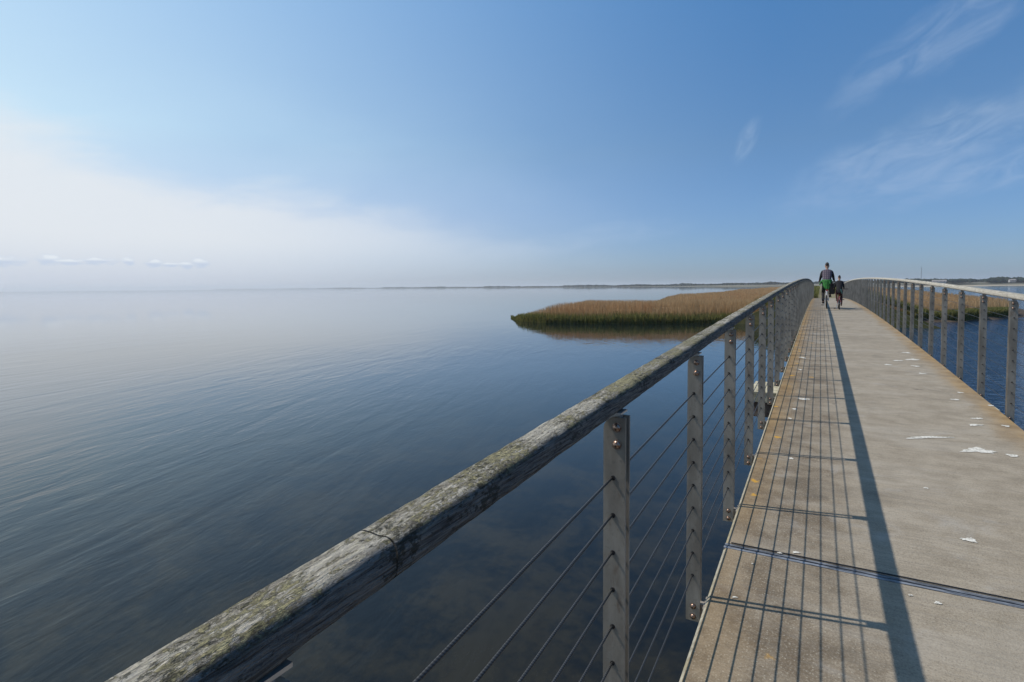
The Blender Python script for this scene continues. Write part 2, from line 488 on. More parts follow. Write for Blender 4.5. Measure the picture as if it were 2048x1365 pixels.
# ------------------------------------------------------------------ water
def f_water(k, b, co):
    x, y, z = k.xyz(co)
    ANG = R(17.5)
    # across = distance perpendicular to the crests
    ripple_side = k.ramp(x, -1.0, 3.0)          # beyond the bridge the open wind ruffles the water
    warp = k.noise(k.mapping(co, scale=(.05, .05, 1)), 1.0, 3)
    rc = k.mapping(co, rot=(0, 0, -ANG))
    a1 = k.noise(k.mapping(rc, scale=(1.0, .22, 1)), 1.0, 2, .45, .9)
    a2 = k.noise(k.mapping(rc, scale=(3.4, .95, 1), loc=(7, 3, 0)), 1.0, 3, .55, .7)
    a3 = k.noise(k.mapping(co, scale=(11.0, 3.6, 1), rot=(0, 0, -R(30)), loc=(3, 1, 0)), 1.0, 2, .5, .3)
    amp = k.ramp(k.noise(k.mapping(co, scale=(.07, .05, 1), loc=(2, 5, 0)), 1.0, 3), .35, .65, .35, 1.0)
    far = k.math('POWER', k.math('ADD', k.math('MULTIPLY', x, x), k.math('MULTIPLY', y, y)), .5)
    calm = k.math('MULTIPLY', k.ramp(far, 12, 90, 1.0, .08), k.ramp(far, 120, 500, 1.0, 0.0))
    hcalm = k.math('MULTIPLY', k.math('ADD', k.math('MULTIPLY', a1, .030), k.math('ADD', k.math('MULTIPLY', a2, .0125), k.math('MULTIPLY', a3, .0036))), amp)
    r1 = k.noise(k.mapping(co, scale=(2.2, 3.6, 1), rot=(0, 0, R(20))), 1.0, 4, .6, .6)
    hr = k.math('MULTIPLY', k.math('MULTIPLY', r1, .11), k.ramp(far, 150, 700, 1.0, .15))
    h = k.math('ADD', k.math('MULTIPLY', hcalm, calm), k.math('MULTIPLY', hr, ripple_side))
    k.put(b.inputs['Normal'], k.bump(h, 1.0, 1.0))
    bed = k.noise(co, .8, 5, .65, .4)
    bed2 = k.noise(co, 6, 4, .7)
    c = k.mix(k.ramp(k.math('ADD', k.math('MULTIPLY', bed, .7), k.math('MULTIPLY', bed2, .3)), .4, .62), (.0058, .0060, .0040), (.022, .0185, .009))
    c = k.mix(ripple_side, c, (.006, .022, .055))
    deep = k.math('MULTIPLY', k.ramp(far, 6.5, 26), k.math('SUBTRACT', 1.0, ripple_side))
    c = k.mix(deep, c, k.mix(k.ramp(far, 22, 42), (.017, .037, .051), (.009, .014, .014)))
    k.put(b.inputs['Base Color'], c)
    b.inputs['IOR'].default_value = 1.333
    b.inputs['Specular IOR Level'].default_value = .5
m_water = mat('lagoon water', rough=.035, fn=f_water)
mb = MB()
WS = 15500
mb.add([(-WS, -3000, WATER), (WS, -3000, WATER), (WS, WS, WATER), (-WS, WS, WATER)], [(0, 1, 2, 3)])
tag(mb.build('water', m_water), kind='structure')
m_bed = mat('muddy bed', (.05, .04, .025), .9)
mb = MB()
mb.add([(-WS, -3000, WATER - 1.2), (WS, -3000, WATER - 1.2), (WS, WS, WATER - 1.2), (-WS, WS, WATER - 1.2)], [(0, 1, 2, 3)])
tag(mb.build('ground', m_bed), kind='structure')

# ------------------------------------------------------------------ footbridge
bridge = empty('footbridge', (0, LC, WATER))
tag(bridge, 'long arched concrete footbridge deck crossing the water with lichen stained edges', 'bridge')
BO = (0, -LC, -WATER)
def part(mb, name, m, parent=bridge, off=BO):
    o = mb.build(name, m, parent)
    o.location = off if parent is bridge else (0, 0, 0)
    return o
JOINTS = [3.157, 23.4, 43.65]
def frange(a, b, st):
    n = max(1, int(math.ceil((b - a) / st)))
    return [a + (b - a) * i / n for i in range(n + 1)]
edges = [-5.0] + JOINTS + [END]
slabs = []
for i in range(len(edges) - 1):
    a = edges[i] + (.032 if i else 0); b_ = edges[i + 1] - (.032 if i < len(edges) - 2 else 0)
    mb = MB()
    w = .012
    prof = [(DL, -.20), (DR, -.20), (DR, -w), (DR - w, 0), (DL + w, 0), (DL, -w)]
    prof = prof[::-1]
    mb.prism_y(prof, frange(a, b_, .3), hd)
    sb = part(mb, 'deck_slab', [m_conc, m_arris])
    for p in sb.data.polygons:
        if abs(p.normal.x) > .3:
            p.material_index = 1
    slabs.append(sb)
    mb = MB()
    mb.prism_y([(.1, -.50), (.1, -.203), (1.06, -.203), (1.06, -.50)], frange(a, b_, 1.0), hd)
    part(mb, 'girder', m_steel)
for yj in JOINTS:
    jt = empty('expansion_joint'); jt.parent = bridge; jt.location = BO
    for (a, b_, z, m, nm) in ((-.0315, -.012, .003, m_strip, 'joint_strip'), (.012, .0315, -.003, m_strip, 'joint_strip'), (-.0118, .0118, -.016, m_rubber, 'joint_seal')):
        mb = MB()
        mb.prism_y([(DL, -.10), (DL, z), (DR, z), (DR, -.10)], [yj + a, yj + b_], hd)
        o = mb.build(nm, m, jt)
    mb = MB()
    mb.prism_y([(DL + .03, -.002), (DL + .03, .0042), (DR - .03, .0042), (DR - .03, -.002)], [yj + .0335, yj + .041], hd)
    mb.build('joint_seal', m_rubber, jt)
# crossheads on piles
def f_cap(k, b, co):
    n = k.noise(co, 7, 5, .7); n2 = k.noise(co, 30, 3)
    c = k.mix(k.ramp(n, .35, .6), (.22, .19, .11), (.50, .46, .34))
    c = k.mix(k.math('MULTIPLY', k.ramp(n2, .5, .7), .4), c, (.22, .19, .09))
    z = k.xyz(co)[2]
    k.put(b.inputs['Base Color'], c)
m_cap = mat('guano stained concrete', rough=.9, fn=f_cap)
def f_pile(k, b, co):
    n = k.noise(co, 5, 5, .7)
    k.put(b.inputs['Base Color'], k.mix(k.ramp(n, .35, .65), (.10, .055, .04), (.22, .17, .13)))
m_pile = mat('stained pile concrete', rough=.9, fn=f_pile)
for yp in (10.25, 30.4, 50.6):
    z0 = hd(yp) - .52
    mb = MB()
    mb.prism_y([(-.98, z0 - .16), (-.98, z0), (2.15, z0), (2.15, z0 - .16)], [yp - .55, yp + .55])
    cp = part(mb, 'crosshead', m_cap)
    mb = MB()
    mb.prism_y([(-.92, z0 - .42), (-.92, z0 - .163), (2.09, z0 - .163), (2.09, z0 - .42)], [yp - .45, yp + .45])
    mb.build('cross_beam', m_pile, cp)
    for px in (-.55, .58, 1.72):
        mb = MB()
        mb.tube([(px, yp, WATER - 1.1), (px, yp, z0 - .42)], .17, 16)
        mb.build('pile', m_pile, cp)
# abutment at the far end
mb = MB()
mb.box(-.9, 2.1, END, END + 1.2, WATER - 1, hd(END) - .01)
part(mb, 'abutment', m_pile)
# droppings on the deck
def splat(u, v, wu, hv, parent=None):
    # place from where the mark lies on the deck
    X_, Y_ = at(u, v, 0.3)
    for _ in range(30):
        X_, Y_ = at(u, v, hd(Y_))
    s_ = (EYE - hd(Y_)) ** -1 * 1.0
    dist = math.hypot(X_, Y_)
    rx = wu / F_PX * dist * .5
    ry = hv * .8 / F_PX * dist * dist / (EYE - hd(Y_)) * .5
    n = 26; vs = [(X_, Y_, hd(Y_) + .0045)]
    ph = rnd.random() * 6
    for i in range(n):
        t = 2 * math.pi * i / n
        r = .85 + .35 * math.sin(3 * t + ph) * rnd.random() + .45 * (rnd.random() - .5)
        a, b2 = rx * r * math.cos(t), ry * r * math.sin(t)
        x_ = X_ + a * math.cos(_ya) - b2 * math.sin(_ya)
        y_ = Y_ + a * math.sin(_ya) + b2 * math.cos(_ya)
        vs.append((x_, y_, hd(y_) + .0035))
    m_ = MB()
    m_.add(vs, [(0, i + 1, (i + 1) % n + 1) for i in range(n)])
    idx = sum(1 for j in JOINTS if Y_ > j)
    m_.build('bird_dropping', m_white, slabs[idx])
for a in [(1608, 799, 22, 4), (1580, 838, 7, 3), (1588, 819, 10, 3), (1605, 716, 9, 3), (1600, 740, 5, 3), (1582, 918, 9, 3.5),
          (1824, 720, 26, 2.5), (1832, 733, 12, 2.2), (1857, 876, 84, 3.2), (1954, 902, 56, 8), (1938, 1081, 20, 8), (1950, 851, 26, 3),
          (1954, 838, 20, 2), (1875, 1207, 13, 5), (1821, 1192, 8, 3), (1592, 1106, 14, 5), (1560, 1107, 12, 4), (1470, 1196, 12, 4),
          (1505, 1129, 6, 3), (1813, 706, 12, 2), (1776, 730, 14, 2), (1844, 748, 10, 2), (1852, 977, 8, 3), (1982, 812, 9, 2), (2012, 853, 10, 3), (1910, 800, 14, 2),
          (1920, 786, 9, 2), (2025, 912, 18, 4), (1795, 722, 18, 1.6)]:
    splat(*a)

# ------------------------------------------------------------------ railings
def rrect(x0, x1, z0, z1, r, n=5):
    out = []
    for (cx, cz, a0) in ((x1 - r, z1 - r, 0), (x0 + r, z1 - r, 90), (x0 + r, z0 + r, 180), (x1 - r, z0 + r, 270)):
        for i in range(n + 1):
            t = R(a0 + 90 * i / n)
            out.append((cx + r * math.cos(t), cz + r * math.sin(t)))
    return out
HOLES = [.944 - .1045 * i for i in range(9)]
def post_mesh(sgn, near):
    """two flat bars, local x = 0 at the cable line, z = 0 at deck level; sgn -1: water is on the left"""
    mb = MB()
    xo, xi = .028 * sgn, -.034 * sgn            # outer, inner edge
    zt, zb, r = 1.112, -.105, .034
    prof = [(xi, zb), (xi, zt)]
    n = 6 if near else 3
    for i in range(n + 1):
        t = R(90 * i / n)
        prof.append((xo - r * sgn + r * sgn * math.sin(t), zt - r + r * math.cos(t)))
    prof.append((xo, zb))
    if sgn > 0:
        pass
    for y0 in (-.0215, .0135):
        pr = prof if sgn < 0 else prof[::-1]
        mb.prism_y(pr, [y0, y0 + .008])
    for z in HOLES:
        for yy, dy in ((-.0215, -.0018), (.0215, .0018)):
            if near:
                mb.tube([(0, yy, z), (0, yy + dy, z)], .0068, 8, 1)
            elif dy < 0:
                mb.tube([(0, yy, z), (0, yy + dy, z)], .0075, 6, 1)
    return mb.mesh('post', [m_steel, m_hole])
def bolt_mesh(d=-1):
    mb = MB()
    y0 = -.0215
    mb.tube([(0, y0, 0), (0, y0 - .002, 0)], .0135, 14)
    mb.dome((0, y0 - .002, 0), (0, -1, 0), .0115, .0085, 14, 4)
    return mb.mesh('bolt', m_bolt)
def bolt_back():
    mb = MB()
    mb.tube([(0, .0215, 0), (0, .0300, 0)], .0105, 6)
    return mb.mesh('nut', m_bolt)
def bracket_top(sgn):
    mb = MB()
    mb.box(-.016, .016, -.0130, .0130, .99, 1.1255)
    mb.box(-.024, .024, -.028, .028, 1.1215, 1.1265)
    return mb.mesh('rail_bracket', m_alu0)
def bracket_low(sgn):
    mb = MB()
    a, c = sorted((-.012 * sgn, -.056 * sgn))
    mb.box(a - (0 if sgn > 0 else 0), c, -.0130, .0130, -.098, -.022)
    a, c = sorted((-.0500 * sgn, -.0565 * sgn))
    mb.box(a, c, -.055, .055, -.10, -.018)
    return mb.mesh('deck_bracket', m_steel)
def sidebolt(sgn):
    mb = MB()
    mb.dome((-.0500 * sgn, 0, 0), (sgn, 0, 0), .010, .008, 12, 3)
    return mb.mesh('bolt', m_bolt)

def railing(name_label, sgn, X0, n0, n1):
    root = empty('railing', (X0, L0, hd(L0)))
    tag(root, name_label, 'railing')
    oz = hd(L0)
    pm_near, pm_far = post_mesh(sgn, True), post_mesh(sgn, False)
    bm_, nb_, bt, bl, sbm = bolt_mesh(), bolt_back(), bracket_top(sgn), bracket_low(sgn), sidebolt(sgn)
    for n in range(n0, n1):
        y = L0 + SP * n
        near = n < (14 if sgn < 0 else 18)
        p = link('post', pm_near if near else pm_far, root)
        p.location = (0, y - L0, hd(y) - oz)
        # every post leans by a hair
        p.rotation_euler = (rnd.uniform(-.003, .003), rnd.uniform(-.004, .004), rnd.uniform(-.02, .02))
        link('rail_bracket', bt, p); link('deck_bracket', bl, p)
        if near:
            for z, dx in ((1.085, .010), (1.038, .010), (-.036, .004), (-.084, .004)):
                for me, nm in ((bm_, 'bolt'), (nb_, 'nut')):
                    q = link(nm, me, p); q.location = (dx if sgn < 0 else -dx, 0, z)
            for yy in (-.038, .038):
                q = link('bolt', sbm, p); q.location = (0, yy, -.058)
    ys = frange(L0 + SP * n0 - .1, L0 + SP * (n1 - 1) + .1, .5)
    for z in HOLES:
        mb = MB()
        mb.tube([(0, y - L0, z + hd(y) - oz) for y in ys], .0034 if sgn < 0 else .0025, 8)
        mb.build('cable', m_cable, root)
    # handrail in lengths of three bays
    y = .537 - 3 * SP * (2 if n0 < -3 else 1)
    x0, x1 = (-.046, .026) if sgn < 0 else (-.026, .046)
    yend = L0 + SP * (n1 - 1) + .4
    while y < yend:
        ya, yb = y + .0015, min(y + 3 * SP, yend) - .0015
        fine = (sgn < 0 and y < 4)
        mb = MB()
        nn = 8 if fine else 4
        pr = rrect(x0, x1, 1.1265, 1.184, .019, nn)
        if fine:
            q = []
            for i in range(len(pr)):
                a_, b_ = pr[i], pr[(i + 1) % len(pr)]
                q.append(a_)
                d = math.hypot(b_[0] - a_[0], b_[1] - a_[1])
                for j in range(1, int(d / .004)):
                    t = j / int(d / .004)
                    q.append((a_[0] + (b_[0] - a_[0]) * t, a_[1] + (b_[1] - a_[1]) * t))
            pr = q
        cx, cz = (x0 + x1) / 2, 1.155
        wob = lambda yy: (noise.noise(Vector((yy * .8, sgn * 5.0, 0))) * .0022)
        def jit(p, j):
            xx, yy, zz = p[0] + wob(p[1]), p[1], p[2]
            if fine:
                v = Vector((xx * 1.0, yy * .25, (zz - hd(yy)))) * 90
                a = noise.noise(v) * .0010 + noise.noise(Vector((xx, yy, zz)) * 25) * .0013
                dx, dz = p[0] - cx, (zz - hd(yy)) - cz
                l = math.hypot(dx, dz)
                xx += dx / l * a; zz += dz / l * a
            return (xx, yy - L0, zz - oz)
        mb.prism_y(pr[::-1] if False else [(a, b) for a, b in pr][::-1], frange(ya, yb, .008 if fine else .28), hd, 0, True, jit)
        o = mb.build('handrail', m_wood if sgn < 0 else m_sunlit_wood, root)
        y += 3 * SP
    return root
railing('wire cable railing on the left with mossy grey handrail running in from the bottom corner', -1, AL, -3, 50)
railing('wire cable railing on the far right side of the deck with a pale sunlit handrail', 1, AR, -3, 50)

# ------------------------------------------------------------------ land, reeds
def pip(px, py, poly):
    n = len(poly); inside = np.zeros(px.shape, bool); j = n - 1
    for i in range(n):
        xi, yi = poly[i]; xj, yj = poly[j]
        c = ((yi > py) != (yj > py)) & (px < (xj - xi) * (py - yi) / (yj - yi + 1e-9) + xi)
        inside ^= c; j = i
    return inside
def dist_edge(px, py, poly):
    d = np.full(px.shape, 1e9)
    n = len(poly)
    for i in range(n):
        ax, ay = poly[i]; bx, by = poly[(i + 1) % n]
        dx, dy = bx - ax, by - ay
        t = np.clip(((px - ax) * dx + (py - ay) * dy) / (dx * dx + dy * dy + 1e-9), 0, 1)
        d = np.minimum(d, np.hypot(px - ax - t * dx, py - ay - t * dy))
    return d
def vnoise(x, y, seed=0):
    def hsh(i, j):
        v = np.sin(i * 127.1 + j * 311.7 + seed * 74.7) * 43758.5453
        return v - np.floor(v)
    xi, yi = np.floor(x), np.floor(y); fx, fy = x - xi, y - yi
    fx = fx * fx * (3 - 2 * fx); fy = fy * fy * (3 - 2 * fy)
    return (hsh(xi, yi) * (1 - fx) + hsh(xi + 1, yi) * fx) * (1 - fy) + (hsh(xi, yi + 1) * (1 - fx) + hsh(xi + 1, yi + 1) * fx) * fy

def f_reed(k, b, co):
    z = k.xyz(co)[2]
    big = k.noise(k.mapping(co, scale=(1, 1, .1)), .12, 4, .6)
    fine = k.noise(k.mapping(co, scale=(1, 1, .12)), 3.0, 3, .7)
    tan = k.mix(k.ramp(fine, .3, .7), (.36, .235, .115), (.60, .42, .235))
    tan = k.mix(k.math('MULTIPLY', k.ramp(big, .44, .68), .45), tan, (.46, .24, .115))
    grn = k.mix(k.ramp(fine, .3, .7), (.080, .100, .026), (.21, .215, .070))
    lvl = k.math('ADD', z, k.math('MULTIPLY', k.math('SUBTRACT', fine, .5), -.9))
    lvl = k.math('ADD', lvl, k.math('MULTIPLY', k.math('SUBTRACT', big, .5), -1.2))
    c = k.mix(k.ramp(lvl, .30, 1.05), grn, tan)
    k.put(b.inputs['Base Color'], c)
m_reed = mat('reed stems', rough=.8, fn=f_reed, spec=.2)
def leafy(m, f=.45):
    t = m.node_tree; p = t.nodes['Principled BSDF']; o = t.nodes['Material Output']
    tr = t.nodes.new('ShaderNodeBsdfTranslucent'); mx = t.nodes.new('ShaderNodeMixShader')
    src = p.inputs['Base Color'].links[0].from_socket
    t.links.new(src, tr.inputs['Color']); mx.inputs[0].default_value = f
    t.links.new(p.outputs[0], mx.inputs[1]); t.links.new(tr.outputs[0], mx.inputs[2]); t.links.new(mx.outputs[0], o.inputs['Surface'])
leafy(m_reed)
def f_green(k, b, co):
    n = k.noise(co, 1.2, 4, .6); n2 = k.noise(co, 9, 2)
    c = k.mix(k.ramp(n2, .3, .7), (.115, .125, .035), (.27, .25, .085))
    c = k.mix(k.math('MULTIPLY', k.ramp(n, .5, .65), .6), c, (.27, .22, .085))
    k.put(b.inputs['Base Color'], c)
m_green = mat('marsh grass', rough=.8, fn=f_green, spec=.2)
leafy(m_green)
def f_mud(k, b, co):
    n = k.noise(co, .9, 5, .65); n2 = k.noise(co, 5, 4, .7)
    c = k.mix(k.ramp(n, .35, .65), (.035, .022, .012), (.095, .065, .036))
    c = k.mix(k.math('MULTIPLY', k.ramp(n2, .5, .7), .4), c, (.16, .12, .07))
    k.put(b.inputs['Base Color'], c)
    k.put(b.inputs['Normal'], k.bump(n2, .6, .08))
m_mud = mat('brown marsh mud', rough=.85, fn=f_mud)

def blades_mesh(name, pts, hgt, wid, lean, base, m, seed=0):
    """one mesh of many thin tapering three-sided-free blades (each a bent strip of two quads)"""
    rs = np.random.RandomState(seed)
    n = len(pts)
    a = rs.rand(n) * 2 * np.pi
    dx, dy = np.cos(a), np.sin(a)
    la = rs.rand(n) * 2 * np.pi
    ll = lean * hgt * rs.rand(n)
    lx, ly = np.cos(la) * ll, np.sin(la) * ll
    V = np.zeros((n, 6, 3), np.float32)
    x, y = pts[:, 0], pts[:, 1]
    for i, (t, w) in enumerate(((0, .8), (.6, 1.0), (1, .25))):
        cx = x + lx * t * t; cy = y + ly * t * t; z = base + hgt * t
        V[:, 2 * i, 0] = cx - dx * wid * w / 2; V[:, 2 * i, 1] = cy - dy * wid * w / 2; V[:, 2 * i, 2] = z
        V[:, 2 * i + 1, 0] = cx + dx * wid * w / 2; V[:, 2 * i + 1, 1] = cy + dy * wid * w / 2; V[:, 2 * i + 1, 2] = z
    q = np.array([[0, 1, 3, 2], [2, 3, 5, 4]])
    Fc = (np.arange(n)[:, None, None] * 6 + q[None]).reshape(-1)
    me = bpy.data.meshes.new(name)
    me.vertices.add(n * 6); me.vertices.foreach_set('co', V.reshape(-1))
    me.loops.add(len(Fc)); me.loops.foreach_set('vertex_index', Fc.astype(np.int32))
    me.polygons.add(n * 2); me.polygons.foreach_set('loop_start', np.arange(n * 2, dtype=np.int32) * 4)
    me.materials.append(m)
    me.update(calc_edges=True)
    return me

def land_sheet(name, poly, step, hfun, m, kind='structure', label=None):
    """grid of ground clipped to poly, height from the distance to its edge"""
    xs = [p[0] for p in poly]; ys = [p[1] for p in poly]
    bm = bmesh.new()
    gx = np.arange(min(xs) - step, max(xs) + step * 2, step); gy = np.arange(min(ys) - step, max(ys) + step * 2, step)
    GX, GY = np.meshgrid(gx, gy)
    ins = pip(GX, GY, poly); d = dist_edge(GX, GY, poly) * np.where(ins, 1, -1)
    H = hfun(GX, GY, d)
    ny, nx = GX.shape
    vs = np.stack([GX, GY, H], -1).reshape(-1, 3)
    idx = np.arange(nx * ny).reshape(ny, nx)
    keep = (d > -step * 1.6)
    kf = keep[:-1, :-1] & keep[1:, :-1] & keep[:-1, 1:] & keep[1:, 1:]
    q = np.stack([idx[:-1, :-1], idx[:-1, 1:], idx[1:, 1:], idx[1:, :-1]], -1)[kf]
    me = bpy.data.meshes.new(name)
    me.from_pydata(vs.tolist(), [], q.tolist())
    me.materials.append(m)
    me.polygons.foreach_set('use_smooth', [True] * len(me.polygons))
    bm.free()
    return link(name, me)

RT = WATER + 2.2                       # height of the reed tops
# left bed: front shoreline read at water level, back outline at reed-top level
front = [at(u, v, WATER) for u, v in ((1022, 637), (1045, 643), (1090, 646.5), (1200, 648), (1320, 648), (1440, 646), (1560, 643))]
back = [at(u, v, RT) for u, v in ((1575, 572.6), (1530, 574.6), (1470, 578.0), (1430, 582), (1375, 586), (1345, 585.5), (1312, 590), (1285, 597), (1240, 597), (1180, 596), (1110, 598.5), (1060, 604))]
endleft = [(-1.5, END + 2), (-1.5, 420)]
poly_l = front + endleft + back[:-1] + [at(1075, 604, RT - .2), at(1052, 617, RT - 1.0), at(1030, 629, RT - 1.6)]
def hl(GX, GY, d):
    return WATER - .5 + np.clip((d + .6) * .5, -.5, .62)
tag(land_sheet('marsh_ground', poly_l, 2.5, hl, m_mud), kind='structure')
def reed_bed(poly, seed, hmain, label, zone=None):
    rs = np.random.RandomState(seed)
    P, Hh, Wd = [], [], []
    xs = [p[0] for p in poly]; ys = [p[1] for p in poly]
    # blades by rings of distance: thinner and denser near, broader and sparser far
    for (r0, r1, dens, w) in ((30, 75, 75, .030), (75, 130, 22, .060), (130, 240, 5.5, .12), (240, 520, 1.4, .25)):
        x0, x1 = max(min(xs), -r1), min(max(xs), r1); y0, y1 = max(min(ys), 0), min(max(ys), r1)
        n = int((x1 - x0) * (y1 - y0) * dens)
        px = rs.uniform(x0, x1, n); py = rs.uniform(y0, y1, n)
        r = np.hypot(px, py); ok = (r >= r0) & (r < r1)
        px, py = px[ok], py[ok]
        ok = pip(px, py, poly)
        px, py = px[ok], py[ok]
        d = dist_edge(px, py, poly)
        # a ragged margin
        ok = d > (vnoise(px * .5, py * .5, seed) * 1.0 - .2)
        px, py, d = px[ok], py[ok], d[ok]
        hh = hmain * (.80 + .14 * vnoise(px * .10, py * .10, seed + 1) + .06 * vnoise(px * .7, py * .7, seed + 2) + .10 * rs.rand(len(px)))
        hh *= np.clip(.55 + d * .20, 0, 1) * np.clip(.10 + np.hypot(px - poly[0][0], py - poly[0][1]) * .10, 0, 1)
        P.append(np.stack([px, py], 1)); Hh.append(hh); Wd.append(w * (.6 + .8 * rs.rand(len(px))))
    P = np.concatenate(P); Hh = np.concatenate(Hh); Wd = np.concatenate(Wd)
    return P, Hh, Wd
P, Hh, Wd = reed_bed(poly_l, 3, 2.15, '')
print('reeds left', len(P))
me = blades_mesh('reed_bed', P, Hh, Wd, .14, 0.0, m_reed, 5)
rb = link('reed_bed', me); rb.location = (0, 0, WATER)
tag(rb, 'tan reed bed with green foot, spit left of the bridge', 'reeds', kind='stuff')
# dense understorey so that the bed is not see-through
def understorey(poly, hmain, name, seed, inset, step):
    def hu(GX, GY, d):
        return WATER - .2 + np.clip((d - inset) * 1.1, 0, hmain + .2) - .0 + (vnoise(GX * .6, GY * .6, seed) - .5) * .35
    return land_sheet(name, poly, step, hu, m_reed)
u1 = understorey(poly_l, 1.45, 'reed_litter', 4, 1.0, 2.0)
for v in u1.data.vertices: v.co.z -= WATER
u1.location = (0, 0, WATER)
tag(u1, 'packed old stems inside the reed spit left of the bridge', 'reeds', kind='stuff')
# fresh green growth along its foot
rs = np.random.RandomState(11)
n = 16000
fx = np.array(front)
seg = rs.randint(0, len(front) - 1, n); t = rs.rand(n)
seglen = np.hypot(*(fx[1:] - fx[:-1]).T); seg = rs.choice(len(seglen), n, p=seglen / seglen.sum())
px = fx[seg, 0] * (1 - t) + fx[seg + 1, 0] * t; py = fx[seg, 1] * (1 - t) + fx[seg + 1, 1] * t
off = rs.rand(n) ** 1.5 * 4 - .5
px = px - _fw.x * 0 + (-.48) * off; py = py + .87 * off
hh = (.35 + .75 * rs.rand(n) ** 1.6) * (.7 + .5 * vnoise(px * .3, py * .3, 9)) * np.clip(.06 + np.hypot(px - front[0][0], py - front[0][1]) * .13, 0, 1)
gr = link('marsh_grass', blades_mesh('marsh_grass', np.stack([px, py], 1), hh, .05 * (.6 + rs.rand(n)), .3, 0, m_green, 12))
gr.location = (0, 0, WATER)
tag(gr, 'fresh green shoots along the waterline of the left reed spit', 'grass', kind='stuff')

# right marsh
fr = [at(u, v, WATER) for u, v in ((1690, 655), (1800, 648), (1860, 646), (1930, 645), (1990, 641), (2048, 636), (2110, 632), (2200, 628))]
br = [at(u, v, RT - .3) for u, v in ((2200, 612), (2060, 592), (1960, 585), (1880, 580), (1830, 577), (1790, 574.5), (1720, 571.5))]
poly_r = [(3.0, END - 3)] + fr[1:] + br + [(3.0, 380)]
def hr_(GX, GY, d):
    return WATER - .5 + np.clip((d + .6) * .45, -.5, .95) + np.where(d > 0, (vnoise(GX * .4, GY * .4, 2) - .5) * .25, 0)
tag(land_sheet('marsh_ground', poly_r, 1.5, hr_, m_mud), kind='structure')
P, Hh, Wd = reed_bed(poly_r, 23, 1.65, '')
d = dist_edge(P[:, 0], P[:, 1], poly_r)
ok = d > 1.4 + 2.4 * vnoise(P[:, 0] * .25, P[:, 1] * .25, 77)
P, Hh, Wd = P[ok], Hh[ok], Wd[ok]
print('reeds right', len(P))
rb = link('reed_bed', blades_mesh('reed_bed', P, Hh, Wd, .14, 0.0, m_reed, 6)); rb.location = (0, 0, WATER)
tag(rb, 'tan reed bed behind the brown mud bank, right of the bridge', 'reeds', kind='stuff')
u2 = understorey(poly_r, 1.05, 'reed_litter', 8, 4.0, 1.5)
for v in u2.data.vertices: v.co.z -= WATER
u2.location = (0, 0, WATER)
tag(u2, 'packed old stems inside the right hand reed bed', 'reeds', kind='stuff')
n = 90000
fx = np.array(fr); seglen = np.hypot(*(fx[1:] - fx[:-1]).T); seg = rs.choice(len(seglen), n, p=seglen / seglen.sum()); t = rs.rand(n)
px = fx[seg, 0] * (1 - t) + fx[seg + 1, 0] * t; py = fx[seg, 1] * (1 - t) + fx[seg + 1, 1] * t
off = rs.rand(n) * 6 + .5
px = px + .0 * off; py = py + 1.0 * off
ok = (vnoise(px * .16, py * .16, 31) + np.where(px < 19, .22, .02) > .58) & (off > .9 + 1.6 * vnoise(px * .4, py * .4, 32))
px, py, off = px[ok], py[ok], off[ok]; n = len(px)
hh = (.12 + .38 * rs.rand(n)) * (.5 + 1.1 * vnoise(px * .22, py * .22, 31)) + .62
gr = link('marsh_grass', blades_mesh('marsh_grass', np.stack([px, py], 1), hh, .06 * (.6 + rs.rand(n)), .35, 0, m_green, 13))
gr.location = (0, 0, WATER)
tag(gr, 'green and yellow marsh grass on the mud bank right of the bridge', 'grass', kind='stuff')

# causeway and path beyond the bridge
def f_cause(k, b, co):
    n = k.noise(co, .5, 5, .6); n2 = k.noise(co, 4, 4, .7)
    c = k.mix(k.ramp(n, .35, .65), (.10, .10, .025), (.22, .17, .06))
    c = k.mix(k.math('MULTIPLY', k.ramp(n2, .45, .7), .5), c, (.06, .075, .015))
    k.put(b.inputs['Base Color'], c)
m_cause = mat('rough grass bank', rough=.9, fn=f_cause)
mb = MB()
ZC = hd(END) - .08
mb.prism_y([(-9, WATER - .6), (-2.6, ZC - .05), (3.8, ZC - .05), (10, WATER - .6)], [END + .3, END + 30, END + 120, 420])
tag(mb.build('embankment', m_cause), kind='structure')
def f_path(k, b, co):
    n = k.noise(co, 2, 5, .7)
    k.put(b.inputs['Base Color'], k.mix(k.ramp(n, .35, .65), (.13, .115, .055), (.20, .165, .085)))
m_path = mat('gravel path', rough=.95, fn=f_path)
mb = MB()
mb.prism_y([(-.1, ZC - .06), (-.1, ZC - .03), (1.9, ZC - .03), (1.9, ZC - .06)], [END + 1.2, 300])
tag(mb.build('path', m_path), kind='structure')
n = 40000
px = rs.uniform(-6, 8, n); py = END + .6 + (rs.rand(n) ** 1.6) * 130
ok = (px < -.2) | (px > 1.9)
px, py = px[ok], py[ok]; n = len(px)
zz = ZC - .05 - np.clip(np.maximum(-2.6 - px, px - 3.8), 0, 9) * .33
hh = (.25 + .45 * rs.rand(n)) * (.6 + 1.2 * vnoise(px * .3, py * .12, 51))
gr = link('bank_grass', blades_mesh('bank_grass', np.stack([px, py], 1), hh, .06 * (.5 + rs.rand(n)) * (1 + (py - END) / 60), .4, zz, m_green, 14))
tag(gr, 'yellow green verge grass where the bridge lands', 'grass', kind='stuff')

# ------------------------------------------------------------------ far shore
def polar(u, dist):
    d = (_R * (u - 1024) - _U * (570 - CY) + _fw * F_PX); d.z = 0; d.normalize()
    return d.x * dist, d.y * dist
